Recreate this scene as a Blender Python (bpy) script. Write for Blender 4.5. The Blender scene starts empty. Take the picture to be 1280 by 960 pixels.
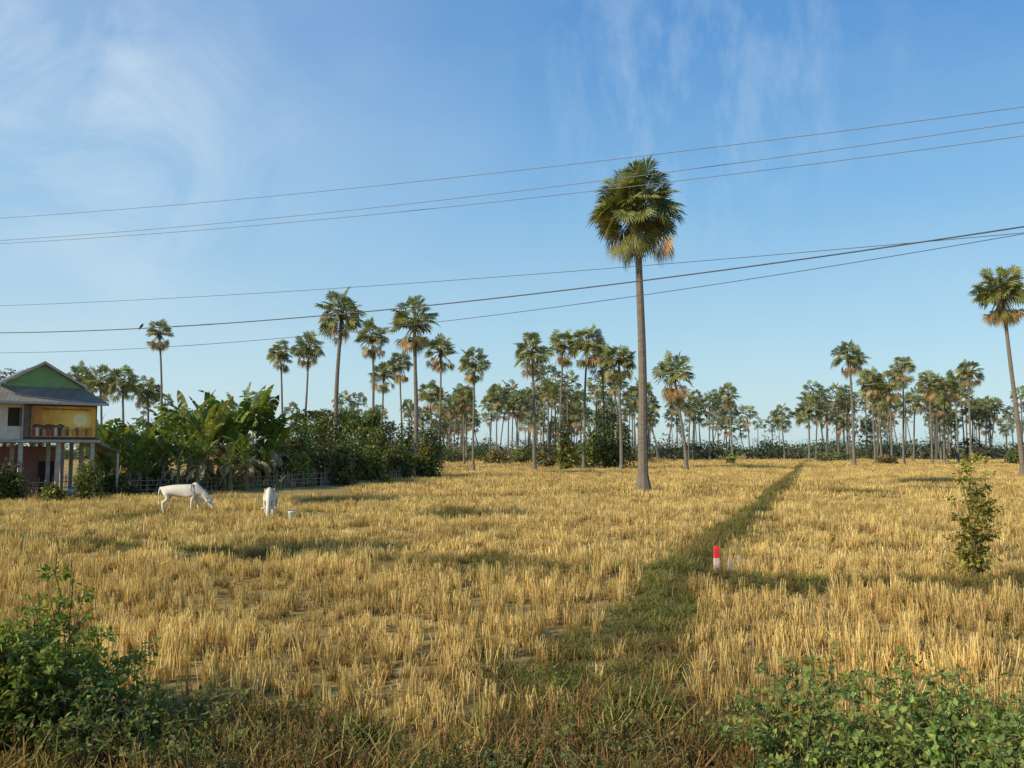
import bpy, math, numpy as np
from math import radians, sin, cos, tan, atan, pi
from mathutils import Vector, Matrix

SC = bpy.context.scene
F = 1040.0; CAMH = 3.0; TH = math.atan(80/1040.0)
def X(px, d): return (px-640)/F*d
def Z(y, d): return CAMH + d*tan(atan((480-y)/F)+TH)
def link(o, parent=None):
    SC.collection.objects.link(o)
    if parent is not None: o.parent = parent
    return o
class Geo:
    def __init__(s): s.V=[]; s.F=[]; s.C=[]; s.M=[]; s.n=0
    def add(s, V, Fq, C, m=0):
        V=np.asarray(V,float); Fq=np.asarray(Fq,int)
        C=np.asarray(C,float)
        if C.ndim==1: C=np.tile(C,(len(V),1))
        s.V.append(V); s.F.append(Fq+s.n); s.C.append(C); s.M.append(np.full(len(Fq),m)); s.n+=len(V)
    def arrays(s): return np.concatenate(s.V),np.concatenate(s.F),np.concatenate(s.C),np.concatenate(s.M)
    def mesh(s, name, mats, smooth=False):
        return mk(name,*s.arrays(),mats,smooth)
def mk(name,V,Fq,C,M,mats,smooth=False):
    me=bpy.data.meshes.new(name)
    me.from_pydata(V.tolist(),[],Fq.tolist())
    for m in mats: me.materials.append(m)
    ca=me.color_attributes.new(name='col',type='FLOAT_COLOR',domain='POINT')
    c4=np.ones((len(V),4)); c4[:,:3]=np.clip(C,0,1)
    ca.data.foreach_set('color',c4.ravel())
    me.polygons.foreach_set('material_index',M.astype(np.int32))
    if smooth: me.polygons.foreach_set('use_smooth',np.ones(len(Fq),bool))
    me.update()
    return me
def mko(name,geo,mats,loc=(0,0,0),smooth=False,parent=None):
    o=bpy.data.objects.new(name,geo.mesh(name,mats,smooth)); o.location=loc
    return link(o,parent)
def nrm(v): return v/(np.linalg.norm(v,axis=-1,keepdims=True)+1e-9)
def tube(path, rad, n=8):
    P=np.asarray(path,float); R=np.asarray(rad,float)
    T=np.gradient(P,axis=0); T=nrm(T)
    ref=np.array([0.31,0.95,0.05]); 
    A=nrm(np.cross(T,ref)); B=np.cross(T,A)
    a=np.linspace(0,2*pi,n,endpoint=False)
    V=(P[:,None]+R[:,None,None]*(np.cos(a)[None,:,None]*A[:,None]+np.sin(a)[None,:,None]*B[:,None])).reshape(-1,3)
    Fq=[]
    for i in range(len(P)-1):
        for j in range(n):
            k=(j+1)%n
            Fq.append((i*n+j,i*n+k,(i+1)*n+k,(i+1)*n+j))
    return V,np.array(Fq)
def newmat(name):
    m=bpy.data.materials.new(name); m.use_nodes=True
    nt=m.node_tree; nt.nodes.clear()
    out=nt.nodes.new('ShaderNodeOutputMaterial')
    return m,nt,out
def N(nt,t,**k):
    n=nt.nodes.new(t)
    for a,b in k.items(): setattr(n,a,b)
    return n
def noise(nt,scale,detail=3,rough=.6,coord='pos',stretch=None):
    g=N(nt,'ShaderNodeNewGeometry') if coord=='pos' else N(nt,'ShaderNodeTexCoord')
    src=g.outputs['Position'] if coord=='pos' else g.outputs['Object']
    if stretch:
        mp=N(nt,'ShaderNodeMapping'); mp.inputs['Scale'].default_value=stretch
        nt.links.new(src,mp.inputs['Vector']); src=mp.outputs['Vector']
    n=N(nt,'ShaderNodeTexNoise'); n.inputs['Scale'].default_value=scale
    n.inputs['Detail'].default_value=detail; n.inputs['Roughness'].default_value=rough
    nt.links.new(src,n.inputs['Vector'])
    return n.outputs['Fac']
def ramp(nt,fac,stops):
    r=N(nt,'ShaderNodeValToRGB'); el=r.color_ramp.elements
    while len(el)<len(stops): el.new(0.5)
    for e,(p,c) in zip(el,stops):
        e.position=p; e.color=(*c,1) if len(c)==3 else c
    nt.links.new(fac,r.inputs['Fac']); return r.outputs['Color']
def mixc(nt,fac,a,b,mode='MIX'):
    n=N(nt,'ShaderNodeMix',data_type='RGBA',blend_type=mode)
    for s,v in ((n.inputs[0],fac),(n.inputs[6],a),(n.inputs[7],b)):
        if isinstance(v,bpy.types.NodeSocket): nt.links.new(v,s)
        elif isinstance(v,(int,float)): s.default_value=v
        else: s.default_value=(*v,1)
    return n.outputs[2]
def foliage_mat(name,trans=.3,spec=.25,rough=.5,nscale=1.5,inst=False,lo=.72,hi=1.25):
    m,nt,out=newmat(name)
    at=N(nt,'ShaderNodeAttribute',attribute_name='col')
    nz=noise(nt,nscale)
    g=ramp(nt,nz,[(0.3,(lo,lo*.97,lo*.93)),(0.7,(hi,hi,hi*.95))])
    c=mixc(nt,1.0,at.outputs['Color'],g,'MULTIPLY')
    if inst:
        oi=N(nt,'ShaderNodeObjectInfo')
        g2=ramp(nt,oi.outputs['Random'],[(0,(.60,.54,.44)),(.5,(1,.96,.88)),(1,(1.15,1.15,1.18))])
        c=mixc(nt,1.0,c,g2,'MULTIPLY')
    p=N(nt,'ShaderNodeBsdfPrincipled'); p.inputs['Roughness'].default_value=rough
    p.inputs['Specular IOR Level'].default_value=spec
    nt.links.new(c,p.inputs['Base Color'])
    t=N(nt,'ShaderNodeBsdfTranslucent')
    tc=mixc(nt,1.0,c,(1.2,1.25,.6),'MULTIPLY'); nt.links.new(tc,t.inputs['Color'])
    mx=N(nt,'ShaderNodeMixShader'); mx.inputs[0].default_value=trans
    nt.links.new(p.outputs[0],mx.inputs[1]); nt.links.new(t.outputs[0],mx.inputs[2])
    nt.links.new(mx.outputs[0],out.inputs['Surface'])
    return m
def surf_mat(name,c1,c2=None,scale=4,rough=.8,bump=0.0,bscale=20,spec=.3,coord='obj',stretch=None,wave=None,attr=False,metal=0):
    m,nt,out=newmat(name)
    c2=c2 or tuple(x*.75 for x in c1)
    nz=noise(nt,scale,5,.65,coord,stretch)
    c=ramp(nt,nz,[(0.3,c2),(0.68,c1)])
    if attr:
        at=N(nt,'ShaderNodeAttribute',attribute_name='col'); c=mixc(nt,1.0,at.outputs['Color'],c,'MULTIPLY')
    p=N(nt,'ShaderNodeBsdfPrincipled'); p.inputs['Roughness'].default_value=rough
    p.inputs['Specular IOR Level'].default_value=spec; p.inputs['Metallic'].default_value=metal
    nt.links.new(c,p.inputs['Base Color'])
    if wave:
        tc=N(nt,'ShaderNodeTexCoord'); w=N(nt,'ShaderNodeTexWave'); w.inputs['Scale'].default_value=wave[1]
        w.bands_direction=wave[0]; nt.links.new(tc.outputs['Object'],w.inputs['Vector'])
        b=N(nt,'ShaderNodeBump'); b.inputs['Strength'].default_value=.9; b.inputs['Distance'].default_value=.05
        nt.links.new(w.outputs['Fac'],b.inputs['Height']); nt.links.new(b.outputs[0],p.inputs['Normal'])
    elif bump:
        b=N(nt,'ShaderNodeBump'); b.inputs['Strength'].default_value=bump
        nt.links.new(noise(nt,bscale,5,.7,coord,stretch),b.inputs['Height']); nt.links.new(b.outputs[0],p.inputs['Normal'])
    nt.links.new(p.outputs[0],out.inputs['Surface'])
    return m
M_LEAF=foliage_mat('palm_leaf',.25,.35,.42)
M_FOL=foliage_mat('leaf',.35,.25,.5)
M_BAN=foliage_mat('banana_leaf',.35,.4,.4,nscale=3,lo=.6,hi=1.2)
M_STRAW=foliage_mat('straw',.25,.15,.6,nscale=.28,inst=True,lo=.60,hi=1.15)
M_WEED=foliage_mat('weed',.3,.15,.6,nscale=.8,inst=True,lo=.65,hi=1.3)
M_BARK=surf_mat('bark',(1.15,1.15,1.15),(.6,.6,.6),3,.9,.8,14,.1,attr=True,stretch=(1,1,3))

# ------------------------------------------------------------------ terrain
def seg_d(x,y,P):
    best=np.full(np.shape(x),1e9)
    for (ax,ay),(bx,by) in zip(P[:-1],P[1:]):
        dx,dy=bx-ax,by-ay; t=np.clip(((x-ax)*dx+(y-ay)*dy)/(dx*dx+dy*dy),0,1)
        best=np.minimum(best,np.hypot(x-ax-t*dx,y-ay-t*dy))
    return best
_r=np.random.default_rng(5)
_K=[(_r.normal(0,1,2),_r.uniform(0,6.28)) for _ in range(14)]
def fbm(x,y,s):
    v=0
    for i,(k,p) in enumerate(_K):
        f=(1.0+.45*i)/s; v=v+np.sin(k[0]*f*x+k[1]*f*y+p+1.7*np.sin(k[1]*f*.6*x-k[0]*f*.7*y))/(1+.25*i)
    return v/3.2
P1=[(.8,3),(1.25,9),(2.1,13),(3.7,19.0),(11.4,39),(60.8,173),(92,255)]
P2=[(3.7,18.6),(6,17.7),(12,17.2),(34,16.5)]
P3=[(3.7,19.3),(-1,20.8),(-4.7,22.4),(-11,24.3),(-24,31)]
P4=[(-9,46),(-4,50),(6,56),(18,58),(40,56)]
PATCH=((-9.4,48,2.8,5),(-2.6,38.5,1.8,4),(23,56,2.5,5),(2.3,15.2,.9,1.9),(-7,25,3.4,2.0),(.5,10.6,1.4,1.3),(1.1,12.6,1.1,1.3),(-1.0,22,2.0,1.3),(30,60,3,4),(-16,36,2,2.5))  # weed patches; some mid-field ones also darken the ground as palm crown shadow
def weedmask(x,y):
    w=fbm(x,y,2.2); w1=fbm(x+9,y,.7)
    d1=seg_d(x,y,P1)
    near=np.clip((19-y)/4,0,1)
    m=np.clip((.78+.22*w+.0*near+.25*w1-d1)/.3,0,1)*(1-.12*near)
    m=np.maximum(m,np.clip((1.1+.4*w+.2*w1-seg_d(x,y,P2))/.3,0,1))
    m=np.maximum(m,np.clip((.8+.6*w+.3*w1-seg_d(x,y,P3))/.3,0,1)*.9)
    m=np.maximum(m,np.clip((.5+.8*w-seg_d(x,y,P4))/.4,0,1)*.6)
    for cx,cy,rx,ry in PATCH:
        r=np.hypot((x-cx)/rx,(y-cy)/ry); m=np.maximum(m,np.clip((1+.45*w+.25*w1-r)/.45,0,1)*.92)
    edge=9.4+1.0*w+.5*w1+.25*np.clip(-x-1,0,4)
    m=np.maximum(m,np.clip((edge-y)/.8,0,1))
    return m
def hfun(x,y):
    d1=seg_d(x,y,P1); d2=seg_d(x,y,P2); d3=seg_d(x,y,P3)
    far=np.clip((y-15)/6,.25,1)
    h=.035*fbm(x,y,1.3)*np.clip(60/(y+1),0,1)+.05*fbm(x,y,9)
    h=h+.26*far*np.exp(-(d1/.6)**2)
    h=h+.25*np.exp(-(d2/.55)**2)+.16*np.exp(-(d3/.5)**2)
    return h
def H1(x,y): return float(hfun(np.array([x*1.0]),np.array([y*1.0]))[0])
u=np.linspace(-1,1,420); xs=14*np.sinh(u*5.2)
ys=np.concatenate([np.linspace(-400,-5,12),np.linspace(-4,60,330),60+np.cumsum(np.geomspace(.3,90,110))])
XX,YY=np.meshgrid(xs,ys); nx=len(xs); ny=len(ys)
HH=hfun(XX,YY)*np.clip((700-np.abs(XX)-YY)/300,0,1)
V=np.stack([XX,YY,HH],-1).reshape(-1,3)
ii,jj=np.meshgrid(np.arange(nx-1),np.arange(ny-1)); a=(jj*nx+ii).ravel()
Fq=np.stack([a,a+1,a+nx+1,a+nx],-1)
wm=weedmask(XX,YY).ravel()
C=np.stack([wm,wm,wm],-1)
m,nt,out=newmat('field_soil')
at=N(nt,'ShaderNodeAttribute',attribute_name='col')
straw=ramp(nt,noise(nt,9,6,.75),[(.33,(.15,.10,.045)),(.47,(.36,.25,.095)),(.62,(.56,.41,.17))])
big=ramp(nt,noise(nt,.06,4,.6),[(.35,(.8,.78,.7)),(.65,(1.12,1.1,1.05))])
straw=mixc(nt,1,straw,big,'MULTIPLY')
weed=ramp(nt,noise(nt,5,6,.7),[(.35,(.05,.045,.02)),(.5,(.11,.10,.038)),(.66,(.23,.18,.08))])
c=mixc(nt,at.outputs['Fac'],straw,weed)
p=N(nt,'ShaderNodeBsdfPrincipled'); p.inputs['Roughness'].default_value=.95; p.inputs['Specular IOR Level'].default_value=.1
nt.links.new(c,p.inputs['Base Color'])
b=N(nt,'ShaderNodeBump'); b.inputs['Strength'].default_value=.8; b.inputs['Distance'].default_value=.06
nt.links.new(noise(nt,12,6,.8),b.inputs['Height']); nt.links.new(b.outputs[0],p.inputs['Normal'])
nt.links.new(p.outputs[0],out.inputs['Surface'])
link(bpy.data.objects.new('ground',mk('ground',V,Fq,C,np.zeros(len(Fq)),[m],True)))

# ------------------------------------------------------------------ instancing
def instancer(name,pts,rot,scl,idx,coll):
    me=bpy.data.meshes.new(name); me.vertices.add(len(pts)); me.vertices.foreach_set('co',pts.ravel())
    for n_,t_,d_,k_ in (('rot','FLOAT_VECTOR',rot,'vector'),('scl','FLOAT_VECTOR',scl,'vector'),('idx','INT',idx,'value')):
        A=me.attributes.new(n_,t_,'POINT'); A.data.foreach_set(k_,np.ascontiguousarray(d_).ravel())
    o=link(bpy.data.objects.new(name,me))
    g=bpy.data.node_groups.new(name,'GeometryNodeTree')
    g.interface.new_socket('Geometry',in_out='INPUT',socket_type='NodeSocketGeometry')
    g.interface.new_socket('Geometry',in_out='OUTPUT',socket_type='NodeSocketGeometry')
    gi=g.nodes.new('NodeGroupInput'); go=g.nodes.new('NodeGroupOutput')
    iop=g.nodes.new('GeometryNodeInstanceOnPoints'); ci=g.nodes.new('GeometryNodeCollectionInfo')
    ci.inputs['Collection'].default_value=coll; ci.inputs['Separate Children'].default_value=True; ci.inputs['Reset Children'].default_value=True
    def na(n_,t_):
        q=g.nodes.new('GeometryNodeInputNamedAttribute'); q.data_type=t_; q.inputs['Name'].default_value=n_; return q.outputs[0]
    e=g.nodes.new('FunctionNodeEulerToRotation')
    L=g.links.new
    L(gi.outputs[0],iop.inputs['Points']); L(ci.outputs[0],iop.inputs['Instance'])
    iop.inputs['Pick Instance'].default_value=True
    L(na('idx','INT'),iop.inputs['Instance Index'])
    L(na('rot','FLOAT_VECTOR'),e.inputs[0]); L(e.outputs[0],iop.inputs['Rotation'])
    L(na('scl','FLOAT_VECTOR'),iop.inputs['Scale']); L(iop.outputs[0],go.inputs[0])
    md=o.modifiers.new('scatter','NODES'); md.node_group=g
    return o
def clump(rng,n,spread,h,w,lean,cb,ct,cvar=.12,bent=.3):
    V=[];Fl=[];C=[]
    for i in range(n):
        bx,by=rng.normal(0,spread,2); hh=h*rng.uniform(.55,1.15)
        az=rng.uniform(0,2*pi); ln=abs(rng.normal(0,lean)); la=rng.uniform(0,2*pi)
        s=np.array([cos(az),sin(az),0])*w*.5*rng.uniform(.6,1.4)
        b=np.array([bx,by,-.05]); m_=b+np.array([cos(la)*ln*.4,sin(la)*ln*.4,.55])*hh
        if rng.random()<bent: t=m_+np.array([cos(la),sin(la),0])*hh*.35+np.array([0,0,rng.uniform(-.25,.25)*hh])
        else: t=b+np.array([cos(la)*ln,sin(la)*ln,1])*hh
        k=len(V); f=1+rng.normal(0,cvar); hu=rng.normal(0,.05)
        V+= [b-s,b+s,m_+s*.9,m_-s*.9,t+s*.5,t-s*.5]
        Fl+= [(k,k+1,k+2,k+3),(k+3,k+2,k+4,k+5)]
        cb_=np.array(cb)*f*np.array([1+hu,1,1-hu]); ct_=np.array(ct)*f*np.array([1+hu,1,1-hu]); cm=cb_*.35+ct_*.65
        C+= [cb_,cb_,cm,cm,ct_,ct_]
    g=Geo(); g.add(V,Fl,np.array(C)); return g
def coll_of(name,geos,mat):
    c=bpy.data.collections.new(name)
    for i,g in enumerate(geos):
        o=bpy.data.objects.new('%s_%02d'%(name,i),g.mesh(name,[mat])); c.objects.link(o)
    return c
rng=np.random.default_rng(11)
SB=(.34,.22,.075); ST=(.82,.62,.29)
geos=[]
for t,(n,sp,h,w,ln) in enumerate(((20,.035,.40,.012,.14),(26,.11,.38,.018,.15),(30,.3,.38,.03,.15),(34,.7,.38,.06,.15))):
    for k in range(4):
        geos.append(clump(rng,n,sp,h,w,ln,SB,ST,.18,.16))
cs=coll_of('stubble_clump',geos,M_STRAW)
P=[];R=[];S=[];I=[]
for t,(y0,y1,den) in enumerate(((7.5,21,26),(21,48,9),(48,120,2.2),(120,262,.7))):
    area=.66*(y1*y1-y0*y0)+8*(y1-y0); n=int(area*den)
    y=np.sqrt(rng.uniform(y0*y0,y1*y1,n)); x=rng.uniform(-1,1,n)*(.66*y+4)
    if t==0: y=np.round(y/.2)*.2+rng.normal(0,.05,n)
    wmk=weedmask(x,y)
    keep=rng.random(n)>wmk*1.15
    thin=fbm(x,y,3.5)*.8+fbm(x+50,y,1.1)*.6
    keep&=rng.random(n)<np.clip(.82+.6*thin,.18,1)
    keep&=~((y>52)&(x<-12.5-(y-78)*.35)&(x<-.19*y))
    x=x[keep];y=y[keep];k=len(x)
    hs=np.clip(.84+.30*fbm(x,y,6)+.28*fbm(x,y,1.3)+rng.normal(0,.18,k),.28,1.5)
    P.append(np.stack([x,y,hfun(x,y)],-1)); R.append(np.stack([rng.normal(0,.09,k),rng.normal(0,.09,k),rng.uniform(0,6.28,k)],-1))
    sc=rng.uniform(.8,1.25,k); S.append(np.stack([sc,sc,hs],-1)); I.append(t*4+rng.integers(0,4,k))
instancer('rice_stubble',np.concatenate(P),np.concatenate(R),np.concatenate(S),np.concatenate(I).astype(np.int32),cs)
wg=[]
for k in range(3): wg.append(clump(rng,26,.09,.3,.010,.6,(.12,.09,.035),(.34,.25,.10),.2,.5))     # dry brown
for k in range(3): wg.append(clump(rng,24,.09,.26,.012,.6,(.07,.075,.022),(.24,.25,.075),.2,.5))    # green-brown
for k in range(2): wg.append(clump(rng,22,.10,.30,.010,.5,(.16,.08,.04),(.34,.18,.09),.2,.4))     # reddish
for k in range(2): # broadleaf
    g=Geo()
    for i in range(40):
        b=np.array([*rng.normal(0,.1,2),rng.uniform(0,.22)]); d=nrm(rng.normal(0,1,3)+[0,0,.6]); s=nrm(np.cross(d,rng.normal(0,1,3)))
        l=rng.uniform(.03,.06); g.add([b,b+d*l*.5+s*l*.3,b+d*l,b+d*l*.5-s*l*.3],[(0,1,2,3)],np.array([.12,.17,.04])*rng.uniform(.6,1.4))
    wg.append(g)
cw=coll_of('weed_clump',wg,M_WEED)
P=[];R=[];S=[];I=[]
for (y0,y1,den) in ((6,13,50),(13,30,36),(30,70,13),(70,200,2.5)):
    area=.66*(y1*y1-y0*y0)+8*(y1-y0); n=int(area*den)
    y=np.sqrt(rng.uniform(y0*y0,y1*y1,n)); x=rng.uniform(-1,1,n)*(.66*y+4)
    keep=rng.random(n)<(weedmask(x,y)*.9+(.02 if y0<30 else .004))
    x=x[keep];y=y[keep];k=len(x)
    zone=fbm(x,y,1.6)+rng.normal(0,.35,k)
    idx=np.where(zone>(-.1 if y0>12 else .15),rng.integers(3,6,k),rng.integers(0,3,k))
    red=(y<10.3)&(rng.random(k)<.3); idx=np.where(red,rng.integers(6,8,k),idx)
    bl=(rng.random(k)<.15)&(y<20); idx=np.where(bl,rng.integers(8,10,k),idx)
    sc=rng.uniform(.6,1.25,k)*np.where(y<10,1.25,.85)
    if y0>=30: sc=sc*1.3
    P.append(np.stack([x,y,hfun(x,y)],-1)); R.append(np.stack([rng.normal(0,.15,k),rng.normal(0,.15,k),rng.uniform(0,6.28,k)],-1))
    S.append(np.stack([sc,sc,sc*rng.uniform(.7,1.2,k)*(.8 if y0>=30 else 1)],-1)); I.append(idx)
instancer('weeds',np.concatenate(P),np.concatenate(R),np.concatenate(S),np.concatenate(I).astype(np.int32),cw)

# ------------------------------------------------------------------ palms
def haze_tint(C,d):
    k=np.clip((d-100)/700,0,.5); return np.asarray(C)*(1-k)+np.array([.20,.27,.32])*k  # distance haze mixed into the base colour, no real atmosphere
def palm_geo(rng,H,R,lean=(0,0),nleaf=46,segs=20,tr=.2,d=60,skirt=.25,simple=False):
    g=Geo()
    n=14 if not simple else 5
    t=np.linspace(0,1,n)
    px=lean[0]*t**1.5+.12*np.sin(t*5+rng.uniform(0,6))*(H/20)*(t*(1-t)*3); py=lean[1]*t**1.5
    path=np.stack([px,py,t*H-.15],-1)
    rad=tr*(1.0-.35*t)+tr*.75*np.exp(-t*H/.45)+tr*.2*np.exp(-t*H/2.)
    if not simple: rad=rad*(1+rng.normal(0,.03,n))
    Vt,Ft=tube(path,rad,10 if not simple else 5)
    g.add(Vt,Ft,haze_tint((.20,.17,.135),d),1)
    top=path[-1]
    scale=R/3.0
    for i in range(nleaf):
        f=(i+.5)/nleaf
        el=math.asin(np.clip(1-f*1.85,-1,1)) + rng.normal(0,.12)
        dead=f>1-skirt
        if dead: el=radians(rng.uniform(-82,-38))
        az=i*2.39996+rng.normal(0,.25)
        dr=np.array([cos(el)*cos(az),cos(el)*sin(az),sin(el)])
        Lp=rng.uniform(1.25,2.15)*scale*(1.22 if dead else 1)
        if el>radians(50): Lp*=1.15
        pe=top+dr*Lp+np.array([0,0,-.08*Lp*cos(el)])
        side=nrm(np.cross(dr,[0,0,1.])+rng.normal(0,.5,3)); 
        up=np.cross(side,dr)
        if up[2]<0: up=-up
        droop=rng.uniform(-.05,.6) if not dead else rng.uniform(.3,.9)
        ax=nrm(dr-np.array([0,0,droop])-up*rng.uniform(-.2,.6))
        side=nrm(side-ax*np.dot(side,ax)); nm=np.cross(side,ax)
        if nm[2]<0: nm=-nm
        Rb=(1.12+.12*rng.normal())*scale*(.98 if dead else 1)
        ns=segs
        sp=radians(138 if not dead else rng.uniform(50,100))
        ph=np.linspace(-sp,sp,ns)+rng.normal(0,.03,ns)
        L=Rb*(.75+.25*np.cos(ph*.8))*rng.uniform(.86,1.08,ns)
        D=np.cos(ph)[:,None]*ax+np.sin(ph)[:,None]*side
        T=-np.sin(ph)[:,None]*ax+np.cos(ph)[:,None]*side
        wd=(sp*2/ns)*.5*.56
        cup=.25*rng.uniform(.3,1.5)
        mid=pe+D*(L*.6)[:,None]+nm*(cup*L*.35)[:,None]
        tip=pe+D*L[:,None]+nm*(cup*L*.25)[:,None]+np.array([0,0,-1])*(L*.12*(1 if not dead else 1.7))[:,None]
        Lf=mid-T*(L*wd)[:,None]; Rt=mid+T*(L*wd)[:,None]
        if dead:
            col=np.array([.42,.26,.12])*rng.uniform(.6,1.3) if rng.random()<.5 else np.array([.22,.22,.07])*rng.uniform(.7,1.3)
        else:
            col=np.array([.165,.19,.055])*rng.uniform(.6,1.35)
            if rng.random()<.18: col=np.array([.31,.29,.09])
            if f<.14: col=np.array([.23,.26,.07])
        col=haze_tint(col,d)
        if simple:
            Vv=np.concatenate([np.tile(pe,(ns,1)),Rt,tip,Lf]); k=np.arange(ns)
            g.add(Vv,np.stack([k,k+ns,k+2*ns,k+3*ns],-1),col,0)
        else:
            C_=mid+nm*(L*wd*.55)[:,None]
            Vv=np.concatenate([np.tile(pe,(ns,1)),Lf,C_,Rt,tip]); k=np.arange(ns)
            Fa=np.stack([k,k+2*ns,k+4*ns,k+ns],-1); Fb=np.stack([k,k+3*ns,k+4*ns,k+2*ns],-1)
            tc=haze_tint(np.array([.38,.32,.14]),d)
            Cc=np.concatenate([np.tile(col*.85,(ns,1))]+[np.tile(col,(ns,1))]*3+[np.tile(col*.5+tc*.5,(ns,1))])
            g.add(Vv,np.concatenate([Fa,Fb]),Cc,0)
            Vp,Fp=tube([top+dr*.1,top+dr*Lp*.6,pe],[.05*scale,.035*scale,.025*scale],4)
            g.add(Vp,Fp,haze_tint((.26,.23,.08) if not dead else (.28,.19,.09),d),1)
    if not simple:
        for i in range(26):
            el=rng.uniform(-1.2,1.0); az=rng.uniform(0,6.28); L=rng.uniform(.35,.8)*scale
            dr=np.array([cos(el)*cos(az),cos(el)*sin(az),sin(el)])
            Vp,Fp=tube([top-[0,0,.3],top+dr*L*.6-[0,0,.15],top+dr*L-[0,0,.3]],[.1*scale,.11*scale,.05*scale],5)
            g.add(Vp,Fp,haze_tint((.12,.09,.05),d),1)
    return g
def palm(seed,bx,by_d,cx,top,w,tr=.2,nleaf=46,segs=20,skirt=.25):
    """bx: bearing of the foot, by_d: distance, cx: bearing of the crown, top: elevation of crown top, w: crown width"""
    rng=np.random.default_rng(seed); d=by_d
    R=w/2*d/F*1.06; zt=Z(top,d); H=zt-R*1.16
    x0=X(bx,d); x1=X(cx,d+(H-3)*.077)
    g=palm_geo(rng,H,R,(x1-x0,rng.normal(0,.3)),nleaf,segs,tr,d,skirt)
    return mko('sugar_palm',g,[M_LEAF,M_BARK],(x0,d,H1(x0,d)-.02))
palm(1,803,56.5,797,188,120,tr=.33,nleaf=112,segs=26,skirt=.2)
palm(2,1275,84,1250,320,72,tr=.24,nleaf=80)
L=[(205,100,202,395,36,.15,.45),(356,110,352,418,40,.16,.2),(381,108,386,408,44,.16,.2),(418,85,427,352,66,.26,.15),
(467,105,466,392,48,.19,.3),(520,82,519,358,70,.24,.3),(503,120,500,432,38,.16,.3),(551,118,551,412,44,.17,.35),(592,104,592,427,44,.17,.25),
(668,111,665,408,52,.24,.2),(700,118,703,403,46,.18,.25),(729,116,734,397,54,.2,.2),(755,122,752,425,40,.17,.25),(776,112,774,418,50,.22,.3),
(857,111,841,432,58,.22,.3),(915,165,910,474,30,.17,.2),(1066,133,1060,417,46,.24,.2),(1092,150,1088,452,40,.18,.3),(1113,150,1110,455,42,.18,.3),
(1128,140,1126,438,34,.18,.3),(1163,150,1160,457,36,.17,.3),(1178,155,1180,458,38,.17,.3),(1211,140,1208,442,38,.18,.25),(1010,170,1010,487,42,.2,.1),
(105,118,103,447,44,.2,.1),(130,115,130,450,46,.2,.1),(155,112,155,449,46,.2,.1),(188,120,188,464,40,.2,.1),(330,118,330,482,32,.15,.1),
(580,150,580,475,34,.17,.25),(620,160,622,474,34,.17,.2),(640,175,641,487,30,.16,.2),(540,130,538,470,36,.17,.2),(478,130,480,445,38,.17,.3),(685,150,686,470,30,.16,.2),
(1100,165,1096,470,34,.17,.2),(1140,170,1143,478,30,.17,.2),(1196,165,1192,462,32,.17,.25)]
for i,(bx,d,cx,top,w,tr,sk) in enumerate(L): palm(100+i,bx,d,cx,top,w,tr,56,15,sk)
for i,(sx,sy,h,R_) in enumerate(((-8.6,46.6,13,1.9),(-1.6,37,12,1.6),(-11.5,48.5,15,1.7),(-5.5,24.5,14,1.7))):
    off=h/tan(radians(29)); rr=np.random.default_rng(900+i)
    g=palm_geo(rr,h,R_,(.3,0),40,12,.16,60,.2); mko('sugar_palm',g,[M_LEAF,M_BARK],(sx-.86*off,sy-.51*off,0))
rng=np.random.default_rng(77)
var=[palm_geo(np.random.default_rng(200+i),16,2.9,(rng.normal(0,.8),0),34,9,.2,0,.2,True).arrays() for i in range(6)]
g=Geo()
def scatter_palm(px,d,top=None):
    Vv,Fv,Cv,Mv=var[rng.integers(0,6)]
    h=rng.uniform(.55,1.12); s=rng.uniform(.85,1.2); a=rng.uniform(0,6.28)
    V2=Vv.copy()
    zc=16; above=V2[:,2]-zc
    V2[:,2]=np.where(V2[:,2]>zc-4, zc*h+above*s, V2[:,2]/(zc-4)*(zc*h-4*s))
    x=V2[:,0]*cos(a)-V2[:,1]*sin(a); y=V2[:,0]*sin(a)+V2[:,1]*cos(a)
    V2[:,0]=x*s+X(px,d); V2[:,1]=y*s+d; V2[:,2]-=.1
    C2=haze_tint(Cv*rng.uniform(.65,1.0),d)
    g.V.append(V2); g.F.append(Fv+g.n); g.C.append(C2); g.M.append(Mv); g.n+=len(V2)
for i in range(150):
    d=rng.uniform(190,330); px=rng.uniform(440,1420)
    if rng.random()<.12: px=rng.uniform(-150,450)
    scatter_palm(px,d)
for i in range(46): scatter_palm(rng.uniform(540,810),rng.uniform(165,240))
for i in range(34): scatter_palm(rng.uniform(1010,1300),rng.uniform(180,260))
mko('distant_palm_grove',g,[M_LEAF,M_BARK])

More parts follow.
